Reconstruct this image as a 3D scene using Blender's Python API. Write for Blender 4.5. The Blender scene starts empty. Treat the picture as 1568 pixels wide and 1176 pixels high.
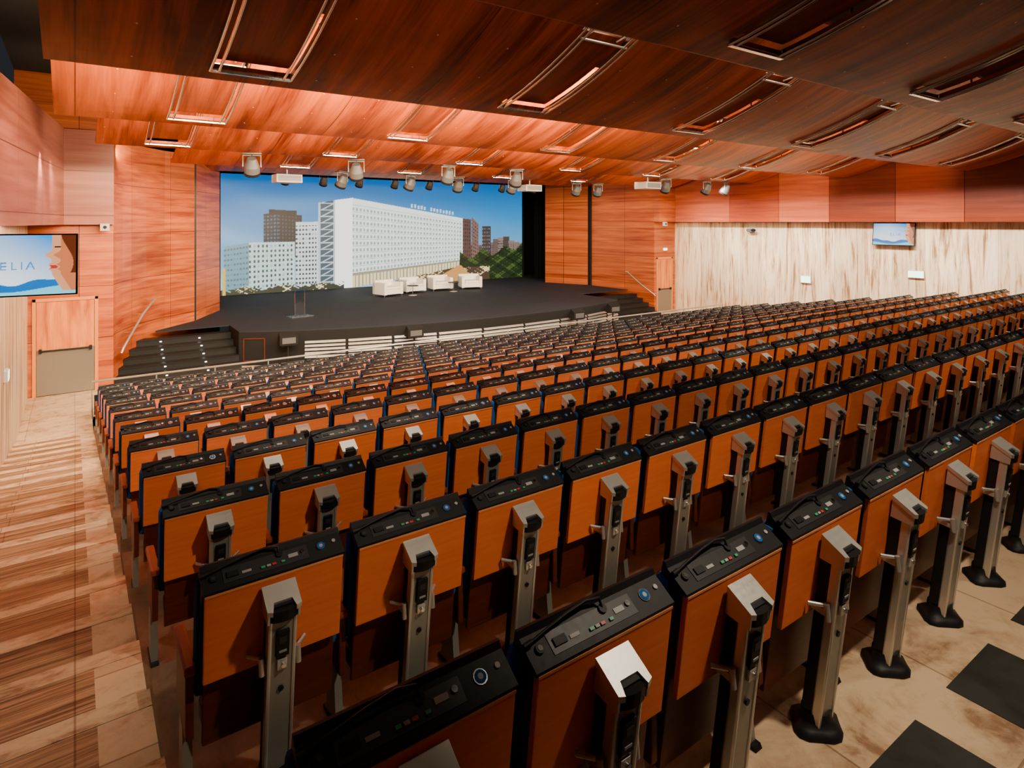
import bpy, math, random
import numpy as np
from mathutils import Matrix, Vector
random.seed(4)
K = 0.87
scene = bpy.context.scene
COL = scene.collection

# ------------------------------------------------------------------ materials
def new_mat(name):
    m = bpy.data.materials.new(name); m.use_nodes = True
    nt = m.node_tree
    return m, nt, nt.nodes['Principled BSDF']

def simple(name, col, rough=0.5, metal=0.0, emis=None, estr=0.0, spec=0.5):
    m, nt, b = new_mat(name)
    b.inputs['Base Color'].default_value = (*col, 1)
    b.inputs['Roughness'].default_value = rough
    b.inputs['Metallic'].default_value = metal
    b.inputs['Specular IOR Level'].default_value = spec
    if emis:
        b.inputs['Emission Color'].default_value = (*emis, 1)
        b.inputs['Emission Strength'].default_value = estr
    n = nt.nodes.new('ShaderNodeTexNoise'); n.inputs['Scale'].default_value = 35
    r = nt.nodes.new('ShaderNodeMapRange')
    r.inputs['To Min'].default_value = max(0.02, rough-0.06); r.inputs['To Max'].default_value = min(1, rough+0.06)
    nt.links.new(n.outputs['Fac'], r.inputs['Value']); nt.links.new(r.outputs['Result'], b.inputs['Roughness'])
    return m

def math_node(nt, op, a, b=None, c=None):
    n = nt.nodes.new('ShaderNodeMath'); n.operation = op
    for i, v in enumerate((a, b, c)):
        if v is None: continue
        if isinstance(v, (int, float)): n.inputs[i].default_value = v
        else: nt.links.new(v, n.inputs[i])
    return n.outputs[0]

def coords(nt, U, V):
    tc = nt.nodes.new('ShaderNodeTexCoord'); s = nt.nodes.new('ShaderNodeSeparateXYZ')
    nt.links.new(tc.outputs['Object'], s.inputs[0])
    def expr(e):
        if e == 'x+y': return math_node(nt, 'ADD', s.outputs['X'], s.outputs['Y'])
        return s.outputs[e.upper()]
    return expr(U), expr(V)

def combine(nt, a, b, c=0.0):
    n = nt.nodes.new('ShaderNodeCombineXYZ')
    for i, v in enumerate((a, b, c)):
        if isinstance(v, (int, float)): n.inputs[i].default_value = v
        else: nt.links.new(v, n.inputs[i])
    return n.outputs[0]

def ramp(nt, fac, stops):
    r = nt.nodes.new('ShaderNodeValToRGB')
    els = r.color_ramp.elements
    while len(els) < len(stops): els.new(0.5)
    for e, (p, c) in zip(els, stops):
        e.position = p; e.color = (*c, 1)
    nt.links.new(fac, r.inputs[0]); return r.outputs[0]

def mixc(nt, mode, fac, a, b):
    n = nt.nodes.new('ShaderNodeMix'); n.data_type = 'RGBA'; n.blend_type = mode
    if isinstance(fac, (int, float)): n.inputs[0].default_value = fac
    else: nt.links.new(fac, n.inputs[0])
    for i, v in ((6, a), (7, b)):
        if isinstance(v, tuple): n.inputs[i].default_value = (*v, 1)
        else: nt.links.new(v, n.inputs[i])
    return n.outputs[2]

def noise(nt, vec, scale=1.0, detail=5, dist=0.0, rough=0.55):
    n = nt.nodes.new('ShaderNodeTexNoise')
    n.inputs['Scale'].default_value = scale; n.inputs['Detail'].default_value = detail
    n.inputs['Distortion'].default_value = dist; n.inputs['Roughness'].default_value = rough
    nt.links.new(vec, n.inputs['Vector']); return n.outputs['Fac']

def wood(name, dark, light, U='x', V='z', along=0.35, across=9.0, seam=None, rough=0.32, dots=False, coat=0.1, lo=0.38, hi=0.60, spec=0.35):
    """grain runs along U"""
    m, nt, b = new_mat(name)
    u, v = coords(nt, U, V)
    vec = combine(nt, math_node(nt, 'MULTIPLY', u, along), math_node(nt, 'MULTIPLY', v, across))
    f1 = noise(nt, vec, 1.0, 6, 0.6)
    vec2 = combine(nt, math_node(nt, 'MULTIPLY', u, along*0.5), math_node(nt, 'MULTIPLY', v, across*0.22), 3.0)
    f2 = noise(nt, vec2, 1.0, 3, 1.2)
    vec3 = combine(nt, math_node(nt, 'MULTIPLY', u, along*4), math_node(nt, 'MULTIPLY', v, across*8), 7.0)
    f3 = noise(nt, vec3, 1.0, 2)
    f = math_node(nt, 'ADD', math_node(nt, 'MULTIPLY', f1, 0.45), math_node(nt, 'MULTIPLY', f2, 0.4))
    f = math_node(nt, 'ADD', f, math_node(nt, 'MULTIPLY', f3, 0.15))
    col = ramp(nt, f, [(lo, dark), (hi, light)])
    if seam:
        br = nt.nodes.new('ShaderNodeTexBrick')
        br.offset = 0.0; br.inputs['Scale'].default_value = 1.0
        br.inputs['Brick Width'].default_value = seam[0]; br.inputs['Row Height'].default_value = seam[1]
        br.inputs['Mortar Size'].default_value = 0.010; br.inputs['Mortar Smooth'].default_value = 0.0
        br.inputs['Color1'].default_value = (0.80, 0.78, 0.78, 1); br.inputs['Color2'].default_value = (1.1, 1.08, 1.05, 1)
        br.inputs['Mortar'].default_value = (0.25, 0.2, 0.2, 1)
        nt.links.new(combine(nt, u, v), br.inputs['Vector'])
        col = mixc(nt, 'MULTIPLY', 1.0, col, br.outputs['Color'])
    if dots:
        # screw heads on a regular grid
        uu = math_node(nt, 'SUBTRACT', math_node(nt, 'FRACT', math_node(nt, 'DIVIDE', u, 0.75)), 0.5)
        vv = math_node(nt, 'SUBTRACT', math_node(nt, 'FRACT', math_node(nt, 'DIVIDE', v, 1.1)), 0.5)
        uu = math_node(nt, 'MULTIPLY', uu, 0.75); vv = math_node(nt, 'MULTIPLY', vv, 1.1)
        d = math_node(nt, 'ADD', math_node(nt, 'MULTIPLY', uu, uu), math_node(nt, 'MULTIPLY', vv, vv))
        k = math_node(nt, 'LESS_THAN', d, 0.00016)
        col = mixc(nt, 'MIX', k, col, (0.8, 0.6, 0.45))
    nt.links.new(col, b.inputs['Base Color'])
    b.inputs['Roughness'].default_value = rough
    b.inputs['Coat Weight'].default_value = coat; b.inputs['Coat Roughness'].default_value = 0.25
    b.inputs['Specular IOR Level'].default_value = spec
    return m

M = {}
M['ceil'] = wood('ceiling_cherry_veneer', (0.13, 0.013, 0.001), (0.60, 0.105, 0.007), U='y', V='x', along=0.30, across=3.0, seam=(30, 2.2), rough=0.40, dots=True, coat=0.0, lo=0.40, hi=0.60, spec=0.22)
M['wallwood'] = wood('wall_cherry_veneer', (0.24, 0.034, 0.006), (0.58, 0.140, 0.026), U='x+y', V='z', seam=(3.2, 1.55), rough=0.38)
M['bandA'] = wood('band_veneer_a', (0.22, 0.026, 0.006), (0.38, 0.058, 0.012), U='y', V='z', rough=0.4)
M['bandB'] = wood('band_veneer_b', (0.32, 0.055, 0.020), (0.50, 0.11, 0.04), U='y', V='z', rough=0.4)
M['bandC'] = wood('band_veneer_c', (0.12, 0.014, 0.003), (0.22, 0.032, 0.007), U='y', V='z', rough=0.4)
M['bandL'] = wood('band_veneer_left', (0.20, 0.050, 0.033), (0.32, 0.10, 0.068), U='x+y', V='z', seam=(3.0, 1.3), rough=0.45)
M['door'] = wood('door_veneer', (0.42, 0.08, 0.01), (0.82, 0.26, 0.04), U='z', V='x+y', along=0.6, across=6, rough=0.4)
M['frame'] = simple('door_frame_wood', (0.66, 0.22, 0.04), 0.45)
M['hatchwood'] = wood('hatch_veneer', (0.09, 0.010, 0.001), (0.34, 0.055, 0.006), U='y', V='x', along=0.3, across=6, rough=0.4)

# seat board wood with per-object variation
def seatwood(name, dark, light):
    m, nt, b = new_mat(name)
    tc = nt.nodes.new('ShaderNodeTexCoord'); oi = nt.nodes.new('ShaderNodeObjectInfo')
    mp = nt.nodes.new('ShaderNodeMapping'); mp.inputs['Scale'].default_value = (3, 30, 30)
    nt.links.new(tc.outputs['Object'], mp.inputs['Vector'])
    f = noise(nt, mp.outputs[0], 1.0, 4, 0.3)
    col = ramp(nt, f, [(0.3, dark), (0.7, light)])
    v = math_node(nt, 'ADD', math_node(nt, 'MULTIPLY', oi.outputs['Random'], 0.2), 0.9)
    hsv = nt.nodes.new('ShaderNodeHueSaturation'); nt.links.new(v, hsv.inputs['Value']); nt.links.new(col, hsv.inputs['Color'])
    nt.links.new(hsv.outputs[0], b.inputs['Base Color'])
    b.inputs['Roughness'].default_value = 0.42; b.inputs['Specular IOR Level'].default_value = 0.35
    return m
M['board'] = seatwood('desk_board_veneer', (0.80, 0.150, 0.026), (0.90, 0.205, 0.042))
M['boardedge'] = simple('board_edge', (0.80, 0.30, 0.10), 0.45)
M['shell'] = seatwood('seat_shell_wood', (0.085, 0.014, 0.005), (0.125, 0.022, 0.007))
M['armwood'] = seatwood('armrest_wood', (0.26, 0.045, 0.012), (0.34, 0.066, 0.018))
M['blue'] = simple('blue_fabric', (0.010, 0.09, 0.30), 0.9, spec=0.2)
M['black'] = simple('black_plastic', (0.008, 0.008, 0.009), 0.5, spec=0.25)
M['blackmatte'] = simple('black_matte', (0.010, 0.010, 0.011), 0.8, spec=0.2)
M['curtain'] = simple('black_curtain', (0.005, 0.005, 0.006), 0.95, spec=0.1)
M['alu'] = simple('brushed_aluminium', (0.62, 0.61, 0.56), 0.36, 0.75)
M['alugrey'] = simple('grey_anodised', (0.29, 0.29, 0.255), 0.42, 0.5)
M['chrome'] = simple('chrome', (0.8, 0.8, 0.8), 0.15, 1.0)
M['plate'] = simple('console_plate', (0.035, 0.035, 0.036), 0.4, 0.3, spec=0.3)
M['red'] = simple('button_red', (0.5, 0.03, 0.02), 0.4)
M['green'] = simple('button_green', (0.03, 0.35, 0.12), 0.4)
M['label'] = simple('label_white', (0.30, 0.30, 0.29), 0.5)
M['stage'] = simple('stage_carpet', (0.019, 0.023, 0.032), 0.8, spec=0.2)
M['stagestep'] = simple('stage_step_black', (0.010, 0.010, 0.011), 0.5, spec=0.3)
M['louvre'] = simple('stage_front_metal', (0.34, 0.33, 0.31), 0.35, 0.7)
M['led'] = simple('step_led', (1, 1, 1), 0.5, emis=(0.9, 0.95, 1), estr=6)
M['lamp'] = simple('lamp_lens', (1, 1, 1), 0.3, emis=(1.0, 0.80, 0.55), estr=14)
M['roof'] = simple('dark_roof', (0.010, 0.009, 0.009), 0.9)
M['armchair'] = simple('ivory_leather', (0.88, 0.85, 0.80), 0.5)
M['steel'] = simple('door_kickplate', (0.26, 0.23, 0.19), 0.38, 0.6)
M['fixture'] = simple('fixture_grey', (0.12, 0.12, 0.13), 0.45, 0.4)
M['exit'] = simple('exit_sign_face', (0.6, 1, 0.75), 0.4, emis=(0.5, 1.0, 0.75), estr=3.0)
M['white'] = simple('white_plastic', (0.45, 0.45, 0.44), 0.4)
m, nt, b = new_mat('lectern_acrylic')
tr = nt.nodes.new('ShaderNodeBsdfTransparent'); gl = nt.nodes.new('ShaderNodeBsdfGlossy'); mx = nt.nodes.new('ShaderNodeMixShader')
gl.inputs['Roughness'].default_value = 0.08; tr.inputs['Color'].default_value = (0.93, 0.96, 0.97, 1); mx.inputs[0].default_value = 0.10
nt.links.new(tr.outputs[0], mx.inputs[1]); nt.links.new(gl.outputs[0], mx.inputs[2]); nt.links.new(mx.outputs[0], nt.nodes['Material Output'].inputs['Surface'])
M['acrylic'] = m

def travertine(name, U, V, light, mid, dark, vein=(3.2, 0.35), seam=None, stops=(0.40, 0.48, 0.56)):
    m, nt, b = new_mat(name)
    u, v = coords(nt, U, V)
    vec = combine(nt, math_node(nt, 'MULTIPLY', u, vein[0]), math_node(nt, 'MULTIPLY', v, vein[1]))
    f1 = noise(nt, vec, 1.0, 8, 1.2, 0.65)
    vec2 = combine(nt, math_node(nt, 'MULTIPLY', u, vein[0]*4), math_node(nt, 'MULTIPLY', v, vein[1]*3), 5)
    f2 = noise(nt, vec2, 1.0, 5, 0.5, 0.7)
    f = math_node(nt, 'ADD', math_node(nt, 'MULTIPLY', f1, 0.62), math_node(nt, 'MULTIPLY', f2, 0.38))
    col = ramp(nt, f, [(stops[0], dark), (stops[1], mid), (stops[2], light), (0.8, tuple(min(1, c*1.08) for c in light))])
    if seam:
        br = nt.nodes.new('ShaderNodeTexBrick'); br.offset = 0.0; br.inputs['Scale'].default_value = 1.0
        br.inputs['Brick Width'].default_value = seam[0]; br.inputs['Row Height'].default_value = seam[1]
        br.inputs['Mortar Size'].default_value = 0.006
        br.inputs['Color1'].default_value = (0.85, 0.83, 0.81, 1); br.inputs['Color2'].default_value = (1.1, 1.1, 1.1, 1); br.inputs['Mortar'].default_value = (0.5, 0.45, 0.4, 1)
        nt.links.new(combine(nt, u, v), br.inputs['Vector']); col = mixc(nt, 'MULTIPLY', 1.0, col, br.outputs['Color'])
    nt.links.new(col, b.inputs['Base Color']); b.inputs['Roughness'].default_value = 0.48
    return m
M['trav'] = travertine('wall_travertine', 'x+y', 'z', (0.74, 0.60, 0.44), (0.60, 0.43, 0.27), (0.25, 0.12, 0.05), vein=(3.4, 0.24), seam=(1.2, 5.2), stops=(0.40, 0.47, 0.54))
M['travfloor'] = travertine('floor_travertine', 'x', 'y', (0.58, 0.42, 0.26), (0.46, 0.31, 0.18), (0.24, 0.13, 0.065), vein=(1.4, 1.8), seam=(0.94, 0.94), stops=(0.37, 0.45, 0.53))
M['travstrip'] = travertine('step_nosing_travertine', 'x', 'y', (0.66, 0.49, 0.30), (0.50, 0.34, 0.19), (0.24, 0.13, 0.06), vein=(1.6, 5.0), seam=(0.7, 3.0))
M['tread'] = travertine('step_tread_striped', 'x', 'y', (0.46, 0.29, 0.155), (0.28, 0.155, 0.072), (0.10, 0.048, 0.020), vein=(0.5, 24.0), seam=(0.66, 0.735), stops=(0.42, 0.50, 0.58))
M['blacktile'] = travertine('black_tile', 'x', 'y', (0.024, 0.025, 0.022), (0.017, 0.018, 0.015), (0.009, 0.009, 0.008), vein=(2, 2))
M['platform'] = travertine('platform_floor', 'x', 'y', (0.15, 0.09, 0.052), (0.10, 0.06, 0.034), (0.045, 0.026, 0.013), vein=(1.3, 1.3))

def vcol_mat(name, strength):
    m, nt, b = new_mat(name)
    a = nt.nodes.new('ShaderNodeVertexColor'); a.layer_name = 'Col'
    b.inputs['Base Color'].default_value = (0.01, 0.01, 0.01, 1)
    nt.links.new(a.outputs['Color'], b.inputs['Emission Color']); b.inputs['Emission Strength'].default_value = strength
    b.inputs['Roughness'].default_value = 0.4
    return m

# ------------------------------------------------------------------ mesh builder
class MB:
    def __init__(s): s.v = []; s.f = []; s.m = []; s.sm = []; s.mats = []; s.X = Matrix.Identity(4)
    def mi(s, mat):
        mat = M[mat] if isinstance(mat, str) else mat
        if mat not in s.mats: s.mats.append(mat)
        return s.mats.index(mat)
    def add(s, vs, fs, mat, smooth=False):
        o = len(s.v); s.v += [tuple(s.X @ Vector(p)) for p in vs]
        k = s.mi(mat)
        for f in fs:
            s.f.append([i+o for i in f]); s.m.append(k); s.sm.append(smooth)
    def box(s, a, b, mat, rot=None, bev=0.0):
        """a,b = opposite corners"""
        x0, y0, z0 = a; x1, y1, z1 = b
        c = Vector(((x0+x1)/2, (y0+y1)/2, (z0+z1)/2)); h = Vector((abs(x1-x0)/2, abs(y1-y0)/2, abs(z1-z0)/2))
        if bev <= 0:
            vs = [Vector((sx*h.x, sy*h.y, sz*h.z)) for sx in (-1, 1) for sy in (-1, 1) for sz in (-1, 1)]
            fs = [(0, 1, 3, 2), (4, 6, 7, 5), (0, 4, 5, 1), (2, 3, 7, 6), (0, 2, 6, 4), (1, 5, 7, 3)]
        else:
            import bmesh
            bm = bmesh.new(); bmesh.ops.create_cube(bm, size=2.0)
            for v in bm.verts: v.co = Vector((v.co.x*h.x, v.co.y*h.y, v.co.z*h.z))
            bmesh.ops.bevel(bm, geom=list(bm.edges), offset=min(bev, min(h)*0.95), segments=2, affect='EDGES', profile=0.6)
            bm.verts.index_update()
            vs = [v.co.copy() for v in bm.verts]; fs = [tuple(v.index for v in f.verts) for f in bm.faces]; bm.free()
        if rot is not None: vs = [rot @ v for v in vs]
        s.add([v+c for v in vs], fs, mat, False)
    def prism(s, poly, vec, mat):
        """poly list of 3D pts; extrude by vec"""
        n = len(poly); p = [Vector(q) for q in poly]; w = Vector(vec)
        vs = p+[q+w for q in p]
        fs = [tuple(range(n))[::-1], tuple(range(n, 2*n))]+[(i, (i+1) % n, (i+1) % n+n, i+n) for i in range(n)]
        s.add(vs, fs, mat)
    def cyl(s, p0, p1, r0, mat, r1=None, n=14):
        r1 = r0 if r1 is None else r1
        p0 = Vector(p0); p1 = Vector(p1); d = (p1-p0).normalized()
        a = d.orthogonal().normalized(); b = d.cross(a)
        ring = lambda p, r: [p+(a*math.cos(t)+b*math.sin(t))*r for t in [2*math.pi*i/n for i in range(n)]]
        A = ring(p0, r0); C = ring(p1, r1)
        s.add(A+C, [(i, (i+1) % n, (i+1) % n+n, i+n) for i in range(n)], mat, True)
        s.add(A, [tuple(range(n))[::-1]], mat); s.add(C, [tuple(range(n))], mat)
    def tube(s, pts, r, mat, n=8):
        pts = [Vector(p) for p in pts]; vs = []; a = None
        for i, p in enumerate(pts):
            d = (pts[min(i+1, len(pts)-1)]-pts[max(i-1, 0)]).normalized()
            if a is None: a = d.orthogonal().normalized()
            a = (a-d*a.dot(d)).normalized(); b = d.cross(a)
            vs += [p+(a*math.cos(2*math.pi*j/n)+b*math.sin(2*math.pi*j/n))*r for j in range(n)]
        fs = [(i*n+j, i*n+(j+1) % n, (i+1)*n+(j+1) % n, (i+1)*n+j) for i in range(len(pts)-1) for j in range(n)]
        s.add(vs, fs, mat, True)
        s.add(vs[:n], [tuple(range(n))[::-1]], mat); s.add(vs[-n:], [tuple(range(n))], mat)
    def sheet(s, pts, z0, z1, th, mat):
        """vertical wall following a plan polyline; th to the left of travel"""
        P = [Vector((p[0], p[1], 0)) for p in pts]
        off = []
        for i in range(len(P)):
            d = (P[min(i+1, len(P)-1)]-P[max(i-1, 0)]).normalized()
            off.append(P[i]+Vector((-d.y, d.x, 0))*th)
        for i in range(len(P)-1):
            q = [P[i], P[i+1], off[i+1], off[i]]
            vs = [(p.x, p.y, z0) for p in q]+[(p.x, p.y, z1) for p in q]
            s.add(vs, [(3, 2, 1, 0), (4, 5, 6, 7), (0, 1, 5, 4), (1, 2, 6, 5), (2, 3, 7, 6), (3, 0, 4, 7)], mat)
    def mesh(s, name):
        me = bpy.data.meshes.new(name); me.from_pydata(s.v, [], s.f)
        for m in s.mats: me.materials.append(m)
        me.polygons.foreach_set('material_index', s.m); me.polygons.foreach_set('use_smooth', s.sm)
        me.update(); return me
    def obj(s, name, loc=(0, 0, 0), rz=0.0, parent=None):
        return place(s.mesh(name), name, loc, rz, parent)
def place(me, name, loc=(0, 0, 0), rz=0.0, parent=None):
    o = bpy.data.objects.new(name, me); o.location = loc; o.rotation_euler[2] = rz
    COL.objects.link(o)
    if parent: o.parent = parent
    return o

# ------------------------------------------------------------------ geometry constants
RISE = 2.6/11; PITCH = 1.47; V0 = 1.58; U0 = 0.774; SP = 0.705; NR = 12; NS = 36
UL, UR = -1.1, 27.7          # side walls
def floor_z(k): return 2.6-RISE*k
CURVE = [(0.92, 22.3), (1.04, 22.8), (1.24, 23.4), (1.55, 24.1), (2.03, 24.9), (2.68, 25.75), (3.8, 26.7)]

# ------------------------------------------------------------------ floor
mb = MB()
mb.box((UL, -6, 2.3), (UR, V0-0.3, 2.6), 'travfloor')
UA, UB = 0.36, 26.05
for k in range(NR):
    v0 = V0-0.3+PITCH*k; z = floor_z(k)
    v1 = v0+PITCH if k < NR-1 else 19.2
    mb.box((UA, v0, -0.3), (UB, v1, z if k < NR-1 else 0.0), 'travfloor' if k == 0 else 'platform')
mb.box((UL, 17.4, -0.3), (UR, 30, 0.0), 'travfloor')
mb.obj('floor')
mb = MB()
for i in range(0, 30):
    for j in range(2):
        u = 3.67+0.94*(i-4); v = 1.32-0.58-0.94*j
        if u+0.58 < UR and u > UL: mb.box((u, v, 2.6), (u+0.58, v+0.58, 2.603), 'blacktile')
mb.obj('floor_inlay_tiles')
for nm, a, b in (('aisle_stairs', UL+0.005, UA), ('aisle_stairs', UB, UR-0.005)):
    mb = MB()
    for j in range(22):
        v0 = V0-0.3+PITCH/2*j; v1 = v0+PITCH/2; z = 2.6-RISE/2*j
        if a < 0:
            mb.box((a, v0, -0.2), (b-0.26, v1-0.15, z), 'tread'); mb.box((b-0.26, v0, -0.2), (b, v1-0.15, z), 'travfloor')
        else: mb.box((a, v0, -0.2), (b, v1-0.15, z), 'tread')
        mb.box((a, v1-0.15, -0.2), (b, v1, z+0.004), 'travstrip')
    mb.obj(nm)

# ------------------------------------------------------------------ seats
def build_seat(open_seat=False):
    mb = MB()
    prof = [(0.125, 0.0), (0.125, 0.015), (0.10, 0.032), (0.075, 0.05), (0.07, 0.09)]
    n = 20; vs = []
    for r, z in prof:
        for i in range(n):
            t = 2*math.pi*i/n; q = r*(1+0.10*math.cos(4*t)*(1 if r > 0.09 else 0))
            vs.append((q*math.cos(t), q*math.sin(t)*0.9, z))
    fs = [(k*n+i, k*n+(i+1) % n, (k+1)*n+(i+1) % n, (k+1)*n+i) for k in range(len(prof)-1) for i in range(n)]
    mb.add(vs, fs, 'black', True)
    R = Matrix.Rotation(math.radians(7.2), 4, 'X'); mb.X = R
    # post: centre web, rounded aluminium side rails
    mb.box((-0.047, -0.040, 0.03), (0.047, 0.035, 0.86), 'alugrey')
    for sx in (-1, 1):
        mb.box((sx*0.046, -0.046, 0.03), (sx*0.064, 0.0, 0.86), 'alu', bev=0.008)
        mb.box((sx*0.046, 0.0, 0.03), (sx*0.060, 0.050, 0.88), 'black', bev=0.004)
    mb.box((-0.05, 0.0, 0.03), (0.05, 0.055, 0.9), 'black')
    # cap: black collar with bowed rear face, silver saddle lid with two horns towards the user
    bow = [(-0.068, 0.05), (-0.068, -0.050), (-0.045, -0.066), (-0.015, -0.074), (0.015, -0.074), (0.045, -0.066), (0.068, -0.050), (0.068, 0.05)]
    mb.prism([(x, y, 0.852) for x, y in bow], (0, 0, 0.052), 'black')
    lid = [(-0.076, 0.052), (-0.076, -0.062), (-0.052, -0.070), (-0.040, -0.030), (0.040, -0.030), (0.052, -0.070), (0.076, -0.062), (0.076, 0.052)]
    def lz(y): return 0.904+(y+0.07)*0.42
    n = len(lid); vs = [(x, y, lz(y)-0.016) for x, y in lid]+[(x, y, lz(y)+0.006) for x, y in lid]
    mb.add(vs, [(0, 1, 2, 3), (0, 3, 4, 7), (7, 4, 5, 6), (3+8, 2+8, 1+8, 0+8), (7+8, 4+8, 3+8, 0+8), (6+8, 5+8, 4+8, 7+8)]+[(i, (i+1) % n+0, (i+1) % n+n, i+n) for i in range(n)], 'alu')
    for sx in (-1, 1):
        mb.prism([(sx*0.062, -0.058, 0.845), (sx*0.062, -0.060, 0.90), (sx*0.062, 0.05, 0.945), (sx*0.062, 0.05, 0.845)], (sx*0.010, 0, 0), 'alu')
    mb.prism([(-0.058, -0.045, 0.88), (-0.058, -0.045, 0.912), (-0.058, 0.045, 0.940), (-0.058, 0.045, 0.88)], (0.116, 0, 0), 'black')
    # reader with label and lock
    mb.box((-0.03, -0.056, 0.665), (0.03, -0.03, 0.79), 'black', bev=0.004)
    mb.box((-0.017, -0.0585, 0.735), (0.017, -0.05, 0.765), 'plate')
    mb.box((-0.017, -0.0585, 0.69), (0.017, -0.05, 0.70), 'label')
    mb.box((-0.022, -0.054, 0.60), (0.022, -0.03, 0.65), 'alu', bev=0.004)
    mb.cyl((0.004, -0.03, 0.625), (0.004, -0.066, 0.625), 0.010, 'chrome', n=10)
    mb.cyl((0, -0.03, 0.50), (0, -0.048, 0.50), 0.013, 'black', n=12)
    # hinge arms
    for sx in (-1, 1):
        mb.box((sx*0.064, -0.02, 0.60), (sx*0.088, 0.055, 0.63), 'alu', bev=0.006)
        mb.cyl((sx*0.082, -0.028, 0.585), (sx*0.082, -0.012, 0.66), 0.013, 'alu', n=10)
        mb.cyl((sx*0.08, 0.0, 0.645), (sx*0.13, 0.05, 0.645), 0.010, 'alu', n=8)
    # folded writing board
    mb.box((-0.310, 0.06, 0.570), (0.310, 0.084, 0.990), 'board', bev=0.004)
    mb.box((-0.310, 0.058, 0.983), (0.310, 0.086, 0.993), 'boardedge')
    # console
    a0, b0, s0 = 0.060, 1.006, 0.45     # rear edge y, z, slope
    A = [(a0, 0.994), (a0, b0), (a0+0.100, b0+0.100*s0), (a0+0.112, b0+0.064), (a0+0.124, b0+0.062), (a0+0.134, 0.94), (0.10, 0.93), (0.088, 0.994)]
    mb.prism([(-0.318, y, z) for y, z in A][::-1], (0.636, 0, 0), 'black')
    sl = Matrix.Rotation(math.atan(s0), 3, 'X'); nn = Vector((0, -s0, 1)).normalized()
    def on(x, y, w, d, h, mat):
        yy = a0+y; z = b0+y*s0; c = Vector((x, yy, z))+nn*(h/2)
        mb.box(tuple(c+Vector((-w/2, -d/2, -h/2))), tuple(c+Vector((w/2, d/2, h/2))), mat, rot=sl)
    def oncyl(x, y, r, h, mat, n=12):
        c = Vector((x, a0+y, b0+y*s0)); mb.cyl(c, c+nn*h, r, mat, n=n)
    on(-0.04, 0.053, 0.38, 0.070, 0.003, 'plate')
    on(-0.19, 0.05, 0.05, 0.026, 0.010, 'black'); on(-0.13, 0.045, 0.04, 0.012, 0.006, 'label')
    on(-0.06, 0.038, 0.018, 0.010, 0.010, 'green'); on(-0.035, 0.038, 0.018, 0.010, 0.010, 'label')
    on(-0.01, 0.038, 0.018, 0.010, 0.010, 'red'); on(0.03, 0.038, 0.016, 0.010, 0.010, 'green'); on(0.08, 0.053, 0.045, 0.018, 0.006, 'label')
    oncyl(0.02, 0.075, 0.016, 0.012, 'black'); oncyl(0.125, 0.058, 0.010, 0.010, 'chrome')
    oncyl(-0.27, 0.053, 0.016, 0.010, 'black'); oncyl(-0.27, 0.053, 0.009, 0.012, 'plate')
    oncyl(0.215, 0.058, 0.023, 0.004, 'chrome'); oncyl(0.215, 0.058, 0.019, 0.006, 'blue'); oncyl(0.215, 0.058, 0.009, 0.007, 'label')
    oncyl(0.28, 0.065, 0.009, 0.006, 'label')
    # gooseneck microphone lying along the console
    pts = [(0.02, a0+0.075, b0+0.042), (0.015, a0+0.088, b0+0.070), (-0.04, a0+0.096, b0+0.076), (-0.13, a0+0.09, b0+0.068), (-0.22, a0+0.08, b0+0.056), (-0.29, a0+0.07, b0+0.046)]
    mb.tube(pts, 0.0055, 'black', 7); mb.cyl(pts[-1], (-0.325, a0+0.066, b0+0.044), 0.010, 'black', n=9)
    # seat back shell, cushions
    mb.box((-0.30, 0.11, 0.22), (0.30, 0.135, 0.935), 'shell', bev=0.006)
    mb.box((-0.335, 0.135, 0.45), (0.335, 0.21, 1.015), 'blue', bev=0.03)
    mb.X = Matrix.Identity(4)
    if open_seat:
        mb.box((-0.27, 0.12, 0.36), (0.27, 0.62, 0.49), 'blue', bev=0.045); mb.box((-0.26, 0.14, 0.34), (0.26, 0.60, 0.37), 'shell', bev=0.008)
    else:
        mb.box((-0.27, 0.18, 0.36), (0.27, 0.31, 0.80), 'blue', bev=0.045, rot=Matrix.Rotation(math.radians(4), 3, 'X'))
        mb.box((-0.26, 0.295, 0.37), (0.26, 0.315, 0.77), 'shell', bev=0.008, rot=Matrix.Rotation(math.radians(4), 3, 'X'))
    mb.box((-0.29, 0.13, 0.27), (0.29, 0.25, 0.36), 'black', bev=0.01)
    # armrest + side leg (left side of every seat)
    x = -0.3525
    mb.box((x-0.026, 0.04, 0.60), (x+0.026, 0.42, 0.64), 'armwood', bev=0.012)
    mb.box((x-0.018, 0.06, 0.30), (x+0.018, 0.36, 0.60), 'shell', bev=0.008)
    mb.prism([(x-0.02, 0.10, 0.0), (x-0.02, 0.26, 0.0), (x-0.02, 0.24, 0.32), (x-0.02, 0.14, 0.32)], (0.04, 0, 0), 'alugrey')
    mb.prism([(x-0.024, 0.07, 0.0), (x-0.024, 0.30, 0.0), (x-0.024, 0.29, 0.02), (x-0.024, 0.08, 0.02)], (0.048, 0, 0), 'black')
    return mb.mesh('auditorium_seat')
seat = build_seat(); seat_open = build_seat(True)
for k in range(NR):
    for i in range(NS):
        place(seat_open if (k, i) in ((4, 21), (4, 22), (6, 25), (3, 17)) else seat, 'auditorium_seat', (U0+SP*i, V0+PITCH*k, floor_z(k)+0.002))

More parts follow.
